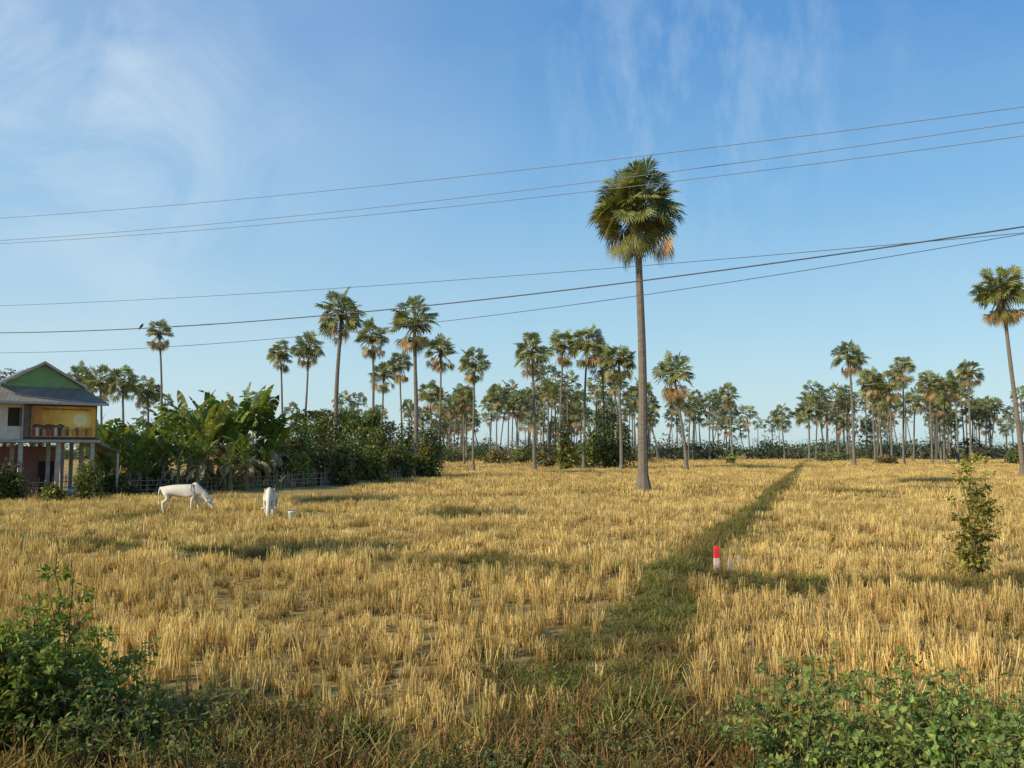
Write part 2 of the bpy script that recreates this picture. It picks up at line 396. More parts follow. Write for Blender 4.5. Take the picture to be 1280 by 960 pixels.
# ------------------------------------------------------------------ bushes
def leaf_cloud(g,rng,c,r,n,ls,col,d=0,cvar=.3,flat=.0):
    dr=nrm(rng.normal(0,1,(n,3))); rr=rng.uniform(.55,1.08,n)**.6
    P=np.asarray(c)+dr*np.asarray(r)*rr[:,None]
    P[:,2]=np.maximum(P[:,2],.03)
    nn=nrm(dr+rng.normal(0,.6,(n,3))+[0,0,.35]); ax=nrm(np.cross(nn,rng.normal(0,1,(n,3)))); ax=nrm(ax-[0,0,.35]); sd=nrm(np.cross(nn,ax))
    l=ls*rng.uniform(.6,1.4,n)[:,None]
    V=np.stack([P,P+ax*l*.5+sd*l*.28,P+ax*l,P+ax*l*.5-sd*l*.28],1).reshape(-1,3)
    k=np.arange(n)*4
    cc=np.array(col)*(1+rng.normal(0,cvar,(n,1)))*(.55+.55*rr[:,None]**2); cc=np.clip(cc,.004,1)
    yel=rng.random(n)<.08; cc[yel]=cc[yel]*[2.2,1.6,1.2]
    cc=haze_tint(cc,d)
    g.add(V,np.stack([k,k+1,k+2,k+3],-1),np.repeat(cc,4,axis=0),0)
def bush(name,seed,px,d,w,h,ls,n,col,lobes=14,stem=True,depth=None):
    rng=np.random.default_rng(seed); g=Geo(); x0=X(px,d); depth=depth or w*.8
    for i in range(lobes):
        a=rng.uniform(0,6.28); q=rng.uniform(0,1)**.6
        r=np.array([w*.16,depth*.16,h*.15])*rng.uniform(.7,1.5)+h*.05
        c=np.array([cos(a)*q*(w/2-r[0]),sin(a)*q*(depth/2-r[1]),rng.uniform(.12,1)*(h-r[2])*(1-.35*q**2)])
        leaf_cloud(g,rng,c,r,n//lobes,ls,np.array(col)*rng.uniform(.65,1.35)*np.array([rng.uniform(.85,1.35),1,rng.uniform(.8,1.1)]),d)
        if stem:
            Vp,Fp=tube([[c[0]*.15,c[1]*.15,-.1],[c[0]*.6,c[1]*.6,c[2]*.55],c],[.03*h/2,.02*h/2,.008*h/2],4); g.add(Vp,Fp,(.12,.09,.06),1)
    return mko(name,g,[M_FOL,M_BARK],(x0,d,H1(x0,d)))
DG=(.080,.110,.028); MG=(.12,.155,.04); YG=(.19,.22,.055); GG=(.17,.165,.07)
def bw(px,d): return px*d/F
for i,(px,w,top,d,c) in enumerate([(375,60,508,72,MG),(410,80,500,76,DG),(450,80,512,74,MG),(395,60,535,68,GG),(440,70,545,70,DG),(480,70,520,82,DG),(512,50,512,86,DG),(535,50,515,84,DG),(533,44,540,80,MG),(500,60,550,78,DG),
    (345,50,530,70,DG),(310,50,545,72,DG),(150,70,515,66,DG),(190,70,520,66,DG),(375,40,560,66,YG),(465,60,535,72,MG),(425,50,560,68,GG)]):
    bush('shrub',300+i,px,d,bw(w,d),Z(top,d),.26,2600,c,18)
for i,(px,w,top,d,c) in enumerate([(707,24,520,112,YG),(757,62,487,118,DG),(775,40,505,116,DG),(738,44,515,120,MG),(680,30,560,125,GG),(912,14,566,150,YG),(1040,60,562,180,MG),(1105,40,566,150,GG),(1265,40,552,150,DG),(975,50,564,230,MG),(640,50,560,175,GG),(565,50,556,170,DG),(1225,60,556,200,GG),(1160,50,560,200,DG),
    (600,60,552,185,DG),(840,50,556,210,DG),(890,70,552,220,GG),(1090,70,548,210,DG),(1190,80,546,215,DG),(700,60,545,150,DG),(725,44,548,128,DG),(660,60,552,160,MG),(800,50,556,170,DG),(745,60,540,135,DG),(620,40,560,150,GG)]):
    bush('shrub',330+i,px,d,bw(w,d),Z(top,d),.4,1400,c,12)
for i,(px,w,h,d,c) in enumerate([(18,44,2.6,47,DG),(112,50,2.6,48,MG),(-30,60,3,46,DG),(70,34,1.2,47,MG),(150,60,1.4,54,DG),(235,50,1.3,58,GG),(195,70,2.0,57,DG),(330,60,2.2,64,DG),(280,60,1.6,61,GG)]):
    bush('garden_shrub',360+i,px,d,bw(w,d),h,.16,2200,c,14)
def tree(name,seed,px,d,top,w,col=DG,n=5200,ls=.3):
    rng=np.random.default_rng(seed); g=Geo(); h=Z(top,d); ww=bw(w,d)
    Vp,Fp=tube([[0,0,-.2],[.1,0,h*.3],[-.1,.1,h*.6],[0,0,h*.85]],[.22,.17,.11,.04],8); g.add(Vp,Fp,(.13,.1,.07),1)
    for i in range(24):
        a=rng.uniform(0,6.28); q=rng.uniform(.1,1)**.6; zz=rng.uniform(.42,.92); 
        c=np.array([cos(a)*q*ww*.4,sin(a)*q*ww*.4,h*zz*(1-.12*q)])
        Vp,Fp=tube([[0,0,h*zz*.55],c*[.5,.5,1]-[0,0,h*.08],c],[.07,.045,.015],5); g.add(Vp,Fp,(.13,.1,.07),1)
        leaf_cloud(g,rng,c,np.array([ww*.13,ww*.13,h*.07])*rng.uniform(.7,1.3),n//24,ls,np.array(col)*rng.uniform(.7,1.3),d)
    return mko(name,g,[M_FOL,M_BARK],(X(px,d),d,0))
tree('tree',400,25,85,444,95); tree('tree',401,-50,80,450,100)
tree('tree',402,405,92,500,90,n=5000); tree('tree',403,250,100,497,90,col=MG); tree('tree',404,455,100,505,80,n=4500)
rng=np.random.default_rng(9); g=Geo()
for i in range(640):
    near=i<340
    d=rng.uniform(195,290) if near else rng.uniform(290,560); px=rng.uniform(-250,1530)
    h=rng.uniform(1.2,5.5)*(1 if rng.random()<.8 else 1.6)+(d>380)*rng.uniform(1,6); w=rng.uniform(2.5,7)
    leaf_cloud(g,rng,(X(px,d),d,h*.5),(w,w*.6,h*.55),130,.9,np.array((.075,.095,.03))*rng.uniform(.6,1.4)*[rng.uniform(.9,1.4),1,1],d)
mko('distant_tree_line',g,[M_FOL])

# ------------------------------------------------------------------ bananas
def banana(seed,px,d,h,n=11,dead=3):
    rng=np.random.default_rng(seed); g=Geo()
    nst=rng.integers(2,4)
    for s in range(nst):
        ox,oy=(rng.normal(0,.7,2) if s else (0,0)); hs=h*(1 if s==0 else rng.uniform(.6,.9)); st=hs*.46
        Vp,Fp=tube([[ox,oy,-.1],[ox,oy,st*.5],[ox+.05,oy,st]],[.17,.13,.08],7); g.add(Vp,Fp,(.22,.2,.09),1)
        for i in range(n):
            az=i*2.4+rng.normal(0,.3); isd=i>=n-dead
            el=radians(86-54*(i/n)) if not isd else radians(rng.uniform(-35,25))
            L=hs*.56*rng.uniform(.8,1.15)*(1 if not isd else .75); w=.72*rng.uniform(.8,1.1)*hs/5.5
            K=10; t=np.linspace(0,1,K)
            ang=el-t**1.8*(radians(rng.uniform(15,85)) if not isd else radians(75)+el)
            rr=np.cumsum(np.cos(ang))*L/K; zz=np.cumsum(np.sin(ang))*L/K
            ctr=np.stack([ox+cos(az)*rr,oy+sin(az)*rr,np.maximum(st+zz,.1)],-1)
            tw=rng.normal(0,.5); sd=np.array([-sin(az),cos(az),0])*cos(tw)+np.array([0,0,sin(tw)])
            wp=w*.5*np.clip(np.sin(np.clip((t-.1)/.92,0,1)*pi)**.5,0,1)*(.7 if isd else 1); wp[0]=.03; wp[-1]=.03
            col=np.array([.15,.23,.045])*rng.uniform(.5,1.4)*np.array([rng.uniform(.85,1.35),1,1]) if not isd else np.array([.46,.33,.18])*rng.uniform(.5,1.15)
            if not isd and rng.random()<.15: col=np.array([.36,.34,.10])
            dr=rng.uniform(.0,.5)
            for q in range(K-1):
                for sg in (-1,1):
                    if rng.random()<.08: continue
                    gp=rng.uniform(.7,1)
                    a0=ctr[q]; a1=ctr[q+1]*gp+ctr[q]*(1-gp)
                    b0=ctr[q]+sg*sd*wp[q]+[0,0,-wp[q]*dr]; b1=ctr[q+1]+sg*sd*wp[q+1]+[0,0,-wp[q+1]*(dr+rng.normal(0,.2))]
                    b1=b1*gp+b0*(1-gp)
                    g.add([a0,a1,b1,b0],[(0,1,2,3)],col*rng.uniform(.8,1.2),0)
            Vp,Fp=tube(ctr,np.linspace(.03,.008,K),4); g.add(Vp,Fp,col*1.15,1)
    mko('banana_plant',g,[M_BAN,M_BARK],(X(px,d),d,0))
for i,(px,d,top,dd) in enumerate([(135,60,520,2),(160,62,510,2),(185,60,520,2),(208,64,498,2),(238,62,482,3),(262,60,492,5),(285,61,505,7),(300,63,478,4),(322,64,486,4),(345,66,505,2),(225,58,535,3),(248,57,540,5),(310,59,530,6),(120,63,515,1),(275,66,495,2),(170,57,545,2),(205,57,550,2),(145,56,550,1),(335,62,540,3),(290,58,545,6)]):
    banana(500+i,px,d,Z(top,d)*1.0,11,dd)

# ------------------------------------------------------------------ fence
rng=np.random.default_rng(31); g=Geo()
FP=[(-36,48),(-29.5,49.5),(-26,54),(-22.3,57),(-18,62),(-13,70),(-9,80)]
for (ax,ay),(bx,by) in zip(FP[:-1],FP[1:]):
    Ls=math.hypot(bx-ax,by-ay); n=int(Ls*9)
    for i in range(n):
        t=rng.random(); x=ax+(bx-ax)*t+rng.normal(0,.04); y=ay+(by-ay)*t; h=rng.uniform(.7,1.45)
        Vp,Fp=tube([[x,y,-.1],[x+rng.normal(0,.08),y+rng.normal(0,.05),h]],[.03,.018],4); g.add(Vp,Fp,np.array([.34,.27,.20])*rng.uniform(.6,1.4))
    for z in (.3,.6,.9):
        Vp,Fp=tube([[ax,ay-.03,z],[(ax+bx)/2,(ay+by)/2-.03,z+rng.normal(0,.05)],[bx,by-.03,z]],[.03,.025,.03],4); g.add(Vp,Fp,(.36,.29,.21))
mko('wattle_fence',g,[M_BARK])

# ------------------------------------------------------------------ house
hs=link(bpy.data.objects.new('stilt_house',None)); AL=radians(40); hs.location=(X(52,50),50,0); hs.rotation_euler=(0,0,AL)
MW=surf_mat('plaster_wall',(.66,.60,.50),(.50,.44,.36),1.5,.85,.2)
MWD=surf_mat('weathered_boards',(.30,.24,.18),(.17,.13,.10),3,.8,.3,wave=('X',4.0))
MRF=surf_mat('corrugated_roof',(.33,.31,.28),(.20,.17,.14),1.2,.55,wave=('X',5.0))
MRS=surf_mat('corrugated_roof_side',(.33,.31,.28),(.20,.17,.14),1.2,.55,wave=('Y',5.0))
MGR=surf_mat('green_gable_paint',(.34,.56,.24),(.26,.44,.18),2,.6,wave=('X',6.0))
MCO=surf_mat('concrete',(.50,.47,.42),(.32,.30,.27),3,.9,.3)
MDK=surf_mat('dark_timber',(.06,.05,.04),(.035,.03,.025),3,.8)
MPK=surf_mat('pink_wall',(.42,.22,.20),(.30,.17,.15),2,.8)
def box(name,c,s,mat,parent=hs,bev=.012):
    me=bpy.data.meshes.new(name); x,y,z=[q/2 for q in s]
    vs=[(-x,-y,-z),(x,-y,-z),(x,y,-z),(-x,y,-z),(-x,-y,z),(x,-y,z),(x,y,z),(-x,y,z)]
    me.from_pydata(vs,[],[(0,3,2,1),(4,5,6,7),(0,1,5,4),(1,2,6,5),(2,3,7,6),(3,0,4,7)]); me.materials.append(mat)
    o=link(bpy.data.objects.new(name,me),parent); o.location=c
    if bev:
        b=o.modifiers.new('b','BEVEL'); b.width=bev; b.segments=2
    return o
def poly(name,vs,fs,mat,parent=hs,thick=0):
    me=bpy.data.meshes.new(name); me.from_pydata(vs,[],fs); me.materials.append(mat)
    o=link(bpy.data.objects.new(name,me),parent)
    if thick:
        s=o.modifiers.new('s','SOLIDIFY'); s.thickness=thick
    return o
hw=3.05; DP=8.5
box('upper_floor_slab',(0,DP/2,3.42),(2*hw+.5,DP+.5,.16),MCO)
box('front_wall_left',(-2.4,.06,4.66),(1.3,.12,2.3),MW)
box('front_wall_window_sill',(-1.4,.06,3.9),(.70,.12,.78),MW)
box('front_wall_window_head',(-1.4,.06,5.6),(.70,.12,.42),MW)
box('window_recess',(-1.4,.2,4.84),(.74,.06,1.1),MDK)
box('window_shutter',(-1.12,-.03,4.84),(.05,.3,1.05),MWD)
box('front_wall_boards',(1.01,.06,4.66),(4.08,.12,2.3),MWD)
box('left_wall',(-hw,DP/2,4.66),(.12,DP-.3,2.3),MW); box('right_wall',(hw,DP/2,4.66),(.12,DP-.3,2.3),MWD); box('back_wall',(0,DP,4.66),(2*hw,.12,2.3),MW)
box('corner_board',(-1.0,-.04,4.66),(.1,.08,2.32),MCO)
for k,zz in enumerate((3.62,5.7)): box('rail_%d'%k,(1.05,-.04,zz),(4.0,.06,.07),MDK)
for i,ux in enumerate((-2.9,-1.0,1.0,2.9)):
    for j,vy in enumerate((.15,2.9,5.6,8.2)):
        box('pillar_%d_%d'%(i,j),(ux,vy,1.65),(.22,.22,3.4),MCO)
box('ground_floor_wall',(-.6,4.4,1.55),(4.6,.12,3.1),MPK); box('ground_floor_door',(1.2,4.3,1.1),(.9,.08,2.1),MDK)
box('ground_floor_side_wall',(-3.0,4.2,1.5),(.1,5,3.0),MW)
box('table',(0.6,1.6,.75),(1.4,.8,.06),MWD)
for i,(a_,b_) in enumerate(((-.6,-.3),(.6,-.3),(-.6,.3),(.6,.3))): box('table_leg_%d'%i,(.6+a_,1.6+b_,.36),(.06,.06,.72),MWD)
for i,(a_,b_,r_) in enumerate(((-.9,.9,.28),(-1.6,1.1,.34),(2.1,1.0,.3))):
    g=Geo(); t=np.linspace(0,1,9); Vp,Fp=tube(np.stack([0*t,0*t,t*.7],-1),r_*(.72+.5*np.sin(t*pi)**.8-.1*t),14)
    g.add(Vp,Fp,(.3,.16,.1) if i<2 else (.1,.25,.5)); mko('water_jar_%d'%i,g,[surf_mat('jar_%d'%i,(1,1,1),(.8,.8,.8),3,.6,attr=True)],(a_,b_,0),True,hs)
rw=2.35; ez=6.72; az_=8.15; fo=-.35
poly('main_roof',[(-rw,fo,ez),(0,fo,az_),(0,DP+.3,az_),(-rw,DP+.3,ez),(rw,fo,ez),(rw,DP+.3,ez)],[(0,1,2,3),(1,4,5,2)],MRS,thick=.05)
poly('green_gable',[(-rw+.1,-.12,ez-.08),(rw-.1,-.12,ez-.08),(0,-.12,az_-.09)],[(0,1,2)],MGR,thick=.04)
for sg,nm in ((-1,'barge_left'),(1,'barge_right')):
    poly(nm,[(sg*(rw+.05),fo-.03,ez-.12),(sg*(rw+.05),fo-.03,ez+.03),(0,fo-.03,az_+.06),(0,fo-.03,az_-.12)],[(0,1,2,3)],MCO,thick=.04)
oi=3.5; of=-.9; oz=5.72
poly('skirt_roof_front',[(-oi,of,oz),(oi,of,oz),(rw-.1,-.08,ez-.06),(-rw+.1,-.08,ez-.06)],[(0,1,2,3)],MRF,thick=.05)
for sg,nm in ((-1,'skirt_roof_left'),(1,'skirt_roof_right')):
    poly(nm,[(sg*oi,of,oz),(sg*oi,DP+.6,oz),(sg*(rw-.1),DP+.3,ez-.06),(sg*(rw-.1),-.08,ez-.06)],[(0,1,2,3)],MRS,thick=.05)
box('eave_fascia',(0,of-.03,oz-.05),(2*oi,.05,.16),MCO)
poly('lean_to_roof',[(hw+.2,.3,3.3),(hw+1.6,.3,2.75),(hw+1.6,5,2.75),(hw+.2,5,3.3)],[(0,1,2,3)],MRF,thick=.05)
for j,vy in enumerate((.5,4.8)): box('lean_to_post_%d'%j,(hw+1.45,vy,1.35),(.12,.12,2.75),MCO)
pw,ph=3.55,1.84; px0=1.2; pz=4.6
m_,nt,out=newmat('poster_print')
tc=N(nt,'ShaderNodeTexCoord'); sp=N(nt,'ShaderNodeSeparateXYZ'); nt.links.new(tc.outputs['Generated'],sp.inputs[0])
ad=N(nt,'ShaderNodeMath',operation='ADD'); nt.links.new(sp.outputs['X'],ad.inputs[0])
mu=N(nt,'ShaderNodeMath',operation='MULTIPLY'); nt.links.new(noise(nt,2.5,3,.5,'obj'),mu.inputs[0]); mu.inputs[1].default_value=.6
nt.links.new(mu.outputs[0],ad.inputs[1])
cc=ramp(nt,ad.outputs[0],[(.2,(.22,.09,.02)),(.5,(.55,.27,.03)),(.9,(.90,.58,.10)),(1.0,(.75,.42,.05))])
pb=N(nt,'ShaderNodeBsdfPrincipled'); pb.inputs['Roughness'].default_value=.45; nt.links.new(cc,pb.inputs['Base Color']); nt.links.new(pb.outputs[0],out.inputs['Surface'])
box('poster_panel',(px0,-.09,pz),(pw,.03,ph),m_,bev=0)
box('poster_frame_top',(px0,-.1,pz+ph/2+.03),(pw+.1,.05,.05),MWD); box('poster_frame_bottom',(px0,-.1,pz-ph/2-.03),(pw+.1,.05,.05),MWD)
g=Geo(); rng=np.random.default_rng(3)
yy=[-.1085]
def blob(cx,cz,rx,rz,c):
    yy[0]-=.0012
    a=np.linspace(0,2*pi,16,endpoint=False); Vv=[(cx,yy[0],cz)]+[(cx+rx*cos(q),yy[0],cz+rz*sin(q)) for q in a]
    g.add(Vv,[(0,1+(2*i)%16,1+(2*i+1)%16,1+(2*i+2)%16) for i in range(8)],c)
def figure(cx,h,c):
    z0=pz-ph/2+.04; w=h*.34; yy[0]-=.0012
    g.add([(cx-w*.42,yy[0],z0),(cx+w*.42,yy[0],z0),(cx+w*.5,yy[0],z0+h*.7),(cx-w*.5,yy[0],z0+h*.7)],[(0,1,2,3)],c)
    blob(cx,z0+h*.7,w*.5,h*.1,c); blob(cx,z0+h*.89,h*.1,h*.12,(.42,.25,.16)); blob(cx,z0+h*.96,h*.1,h*.07,(.03,.02,.02))
blob(px0+.9,pz+.12,.62,.6,(.92,.66,.16)); blob(px0+.9,pz+.12,.4,.4,(.97,.84,.42))
for i in range(7): blob(px0-1.5+i*.22,pz-.32-.04*(i%3),.2,.17,(.14,.05,.02))
for i in range(5): blob(px0+.45+i*.27,pz-.42-.05*abs(i-2),.16,.12,(.45,.2,.04) if i%2 else (.70,.42,.08))
for i in range(10):
    figure(px0-1.62+i*.2+rng.normal(0,.02),rng.uniform(.5,.7),[(.30,.05,.03),(.62,.50,.38),(.07,.05,.06),(.40,.25,.1),(.22,.08,.05)][i%5])
for i in range(5): figure(px0+.5+i*.25,rng.uniform(.35,.5),[(.55,.26,.05),(.35,.08,.04)][i%2])
for i in range(20): blob(px0-1.1+i*.13,pz+.74,.045,.05*rng.uniform(.6,1.2),(.30,.06,.02))
mko('poster_figures',g,[surf_mat('poster_ink',(1,1,1),(.85,.85,.85),5,.5,attr=True)],parent=hs)

# ------------------------------------------------------------------ cattle
MCOW=surf_mat('cow_hide',(.72,.67,.57),(.56,.50,.41),3,.8,.2,30)
MHORN=surf_mat('horn',(.12,.10,.08),(.05,.04,.03),6,.5)
def skin(name,verts,edges,rads,root=0,sub=2):
    me=bpy.data.meshes.new(name); me.from_pydata(verts,edges,[]); o=bpy.data.objects.new(name,me); SC.collection.objects.link(o)
    md=o.modifiers.new('skin','SKIN'); md.use_smooth_shade=True
    sv=me.skin_vertices[0].data
    for i,r in enumerate(rads): sv[i].radius=r if isinstance(r,tuple) else (r,r)
    sv[root].use_root=True
    sb=o.modifiers.new('sub','SUBSURF'); sb.levels=sub; sb.render_levels=sub
    dg=bpy.context.evaluated_depsgraph_get(); dg.update()
    m2=bpy.data.meshes.new_from_object(o.evaluated_get(dg)); 
    bpy.data.objects.remove(o); 
    for p_ in m2.polygons: p_.use_smooth=True
    return m2
def cow(px,d,rot,s=1.0,seed=0):
    V=[];E=[];R=[]
    def v(p,r,par=None):
        V.append(p); R.append(r); i=len(V)-1
        if par is not None: E.append((par,i))
        return i
    pel=v((-.72,0,1.08),(.20,.22)); a=v((-.38,0,1.02),(.25,.27),pel); b=v((0,0,.98),(.27,.31),a); c=v((.34,0,1.0),(.24,.30),b); sh=v((.6,0,1.04),(.17,.25),c)
    n1=v((.84,0,.92),(.11,.17),sh); n2=v((1.05,0,.68),(.095,.13),n1); h0=v((1.17,0,.52),(.10,.115),n2); h1=v((1.28,0,.34),(.075,.085),h0); h2=v((1.36,0,.18),(.06,.062),h1)
    hump=v((.5,0,1.36),(.085,.10),sh)
    for sg in (-1,1):
        st=.06*sg
        f0=v((.52,.14*sg,.78),(.10,.12),c); f1=v((.52+st,.16*sg,.58),.075,f0); f2=v((.54+st*1.5,.16*sg,.42),.052,f1); f3=v((.53+st*2,.16*sg,.14),.036,f2); v((.56+st*2,.16*sg,.03),.05,f3)
        q0=v((-.66,.15*sg,.86),(.13,.16),pel); q1=v((-.60-st,.18*sg,.68),(.09,.12),q0); q2=v((-.84-st,.17*sg,.47),.052,q1); q3=v((-.82-st*1.5,.17*sg,.14),.036,q2); v((-.78-st*1.5,.17*sg,.03),.05,q3)
    t0=v((-.95,0,1.12),(.05,.06),pel); t1=v((-1.02,0,.85),.025,t0); t2=v((-1.0,.04,.55),.02,t1); v((-.99,.05,.38),.04,t2)
    me=skin('cow',V,E,R,pel); me.materials.append(MCOW)
    o=link(bpy.data.objects.new('cow',me)); x=X(px,d); o.location=(x,d,H1(x,d)); o.rotation_euler=(0,0,rot); o.scale=(s,s,s)
    for sg in (-1,1):
        g=Geo(); t=np.linspace(0,1,6); pth=np.stack([1.10-.10*t,sg*(.06+.12*t),.60+.26*t**1.2],-1); Vp,Fp=tube(pth,.026*(1-.85*t),6); g.add(Vp,Fp,(.1,.1,.1)); mko('horn',g,[MHORN],smooth=True,parent=o)
        g=Geo(); pth=np.stack([1.09+0*t,sg*(.08+.2*t),.56-.05*t],-1); Vp,Fp=tube(pth,.05*np.sin(pi*(.15+.8*t)),6); g.add(Vp,Fp,(.6,.6,.6)); mko('ear',g,[MCOW],smooth=True,parent=o)
        g=Geo(); Vp,Fp=tube([[1.23,sg*.07,.47],[1.235,sg*.085,.47],[1.24,sg*.092,.465]],[.02,.018,.004],6); g.add(Vp,Fp,(.02,.02,.02)); mko('eye',g,[MHORN],parent=o)
    g=Geo(); g.add([(.62,.015,.80),(.80,.012,.68),(.98,.01,.52),(.90,0,.44),(.74,0,.52),(.60,0,.60)],[(0,1,4,5),(1,2,3,4)],(.6,.6,.6)); mko('dewlap',g,[MCOW],parent=o)
    g=Geo(); Vp,Fp=tube([[1.33,0,.235],[1.375,0,.155],[1.385,0,.125]],[.066,.064,.03],8); g.add(Vp,Fp,(.1,.1,.1)); mko('muzzle',g,[surf_mat('muzzle_skin',(.35,.28,.25),(.2,.16,.14))],smooth=True,parent=o)
    return o
cow(231,38.5,radians(4),1.05); cow(340,35.5,radians(-78),1.0)
g=Geo(); Vp,Fp=tube([[0,0,z] for z in (0,.01,.30,.31,.33,.325,.05)],[.10,.11,.15,.165,.165,.145,.1],16); g.add(Vp,Fp,(.8,.8,.78))
Vp,Fp=tube([[-.16,0,.31],[-.13,-.05,.42],[0,-.08,.47],[.13,-.05,.42],[.16,0,.31]],[.006]*5,5); g.add(Vp,Fp,(.4,.4,.4))
mko('bucket',g,[surf_mat('bucket_plastic',(1,1,1),(.9,.9,.88),3,.5,attr=True)],(X(367,33.8),33.8,.12),True)

# ------------------------------------------------------------------ marker posts
def post(name,px,d,h,w,topcol,botcol,frac,lean,mat):
    g=Geo(); x=X(px,d)
    zs=[-.1,0,h*(1-frac),h*(1-frac)+.002,h*.94,h,h+.01]; rs=[1,1,1,1,1,.8,.01]
    a=np.array([45,135,225,315])*pi/180
    sub=[(c_,s_) for c_,s_ in zip(np.cos(a),np.sin(a))]
    V=[];C=[]
    for z,r in zip(zs,rs):
        for cx,sy in sub:
            V.append((cx*w*.7*r+lean*z,sy*w*.7*r,z)); C.append(topcol if z>h*(1-frac)+.001 else botcol)
    Fq=[(i*4+j,i*4+(j+1)%4,(i+1)*4+(j+1)%4,(i+1)*4+j) for i in range(6) for j in range(4)]
    g.add(V,Fq,C); o=mko(name,g,[mat],(x,d,H1(x,d))); b=o.modifiers.new('b','BEVEL'); b.width=.008; b.segments=2; b.limit_method='ANGLE'
MPO=surf_mat('painted_concrete',(1,1,1),(.68,.64,.58),9,.8,.4,40,attr=True)
post('boundary_marker_post',892,18.6,.62,.115,(.72,.04,.06),(.70,.58,.52),.42,.02,MPO)
post('concrete_post',908,19.0,.46,.10,(.38,.33,.25),(.36,.31,.23),.3,.06,MPO)
post('concrete_post',921,20.5,.38,.09,(.40,.36,.28),(.38,.33,.25),.3,-.04,MPO)

# ------------------------------------------------------------------ leafy plants near the camera
def leafy(name,seed,px,d,H,W,ns,npl,ll,col,br=4,spread=1.0,base=.15,t0=.15,brz=.5,brl=1.0):
    rng=np.random.default_rng(seed); g=Geo(); x0=X(px,d)
    for s in range(ns):
        a=rng.uniform(0,6.28); q=math.sqrt(rng.random()); hh=H*rng.uniform(.55,1.05)*(1-.35*q*spread)
        b=np.array([cos(a)*q*base*W,sin(a)*q*base*W,-.05]); e=np.array([cos(a)*q*W*.5,sin(a)*q*W*.45,hh])
        t=np.linspace(0,1,8)[:,None]; bow=np.array([rng.normal(0,.06),rng.normal(0,.06),.12])*H
        pth=b+(e-b)*t+bow*(t*(1-t))*2+rng.normal(0,.012,(8,3))*H*.5
        Vp,Fp=tube(pth,np.linspace(.011,.003,8)*(1+H*.25),4); g.add(Vp,Fp,(.13,.11,.055),1)
        paths=[pth]
        for k in range(br):
            i0=rng.integers(1,7); dr=nrm(np.array([*rng.normal(0,1,2),brz])); L=rng.uniform(.12,.3)*W*brl
            p2=pth[i0]+dr*L*np.linspace(0,1,5)[:,None]+np.array([0,0,-.12])*L*np.linspace(0,1,5)[:,None]**2
            Vp,Fp=tube(p2,np.linspace(.005,.002,5),3); g.add(Vp,Fp,(.14,.13,.06),1); paths.append(p2)
        sc=rng.uniform(.7,1.3)
        for pp in paths:
            n=npl//len(paths); u_=rng.uniform(t0,1,n)**.8*(len(pp)-1); i=np.minimum(u_.astype(int),len(pp)-2); f=(u_-i)[:,None]
            P0=pp[i]*(1-f)+pp[i+1]*f
            ax=nrm(rng.normal(0,1,(n,3))+[0,0,.15]); nn=nrm(rng.normal(0,.5,(n,3))+[0,0,1]); sd=nrm(np.cross(nn,ax)); nn=np.cross(ax,sd)
            l=ll*rng.uniform(.5,1.3,n)[:,None]; P0=P0+ax*l*.25
            V_=np.stack([P0,P0+ax*l*.4+sd*l*.30+nn*l*.08,P0+ax*l*.45,P0+ax*l-nn*l*.12,P0+ax*l*.4-sd*l*.30+nn*l*.08],1).reshape(-1,3)
            k=np.arange(n)*5
            cc=np.array(col)*sc*(1+rng.normal(0,.2,(n,1)))*np.stack([rng.uniform(.8,1.35,n),np.ones(n),rng.uniform(.8,1.2,n)],-1)
            g.add(V_,np.concatenate([np.stack([k,k+2,k+3,k+1],-1),np.stack([k,k+4,k+3,k+2],-1)]),np.repeat(np.clip(cc,.005,1),5,axis=0),0)
    return mko(name,g,[M_FOL,M_BARK],(x0,d,H1(x0,d)))
BL=(.20,.255,.05)
leafy('roadside_bush',701,50,8.8,1.6,2.1,56,130,.085,BL,5)
leafy('roadside_bush',702,-60,8.4,1.75,1.7,32,120,.085,BL,5)
leafy('roadside_bush',709,88,9.2,2.0,.9,9,110,.08,BL,5)
leafy('roadside_bush',703,1110,7.7,1.1,2.5,46,120,.07,(.21,.29,.08),5,base=.6)
leafy('roadside_bush',704,1240,7.2,.8,1.4,20,110,.07,(.21,.29,.08),5,base=.6)
leafy('roadside_bush',710,1000,7.4,.7,1.2,14,100,.06,(.21,.29,.08),4,base=.6)
leafy('low_weed_plant',705,215,8.2,.8,1.5,26,60,.06,(.14,.17,.05),4,base=.6)
leafy('low_weed_plant',711,130,8.4,.95,1.3,26,80,.07,(.15,.19,.05),4,base=.6)
leafy('low_weed_plant',706,560,7.6,.4,1.3,20,45,.05,(.13,.16,.05),4,base=.7)
leafy('low_weed_plant',707,760,7.8,.4,1.3,18,45,.05,(.15,.18,.055),4,base=.7)
leafy('low_weed_plant',712,350,7.8,.45,1.6,18,40,.05,(.16,.14,.05),4,base=.7)
leafy('sapling',708,1210,17.8,2.85,.85,6,330,.115,(.27,.26,.07),13,.25,base=.1,t0=.12,brz=.8,brl=2.3)

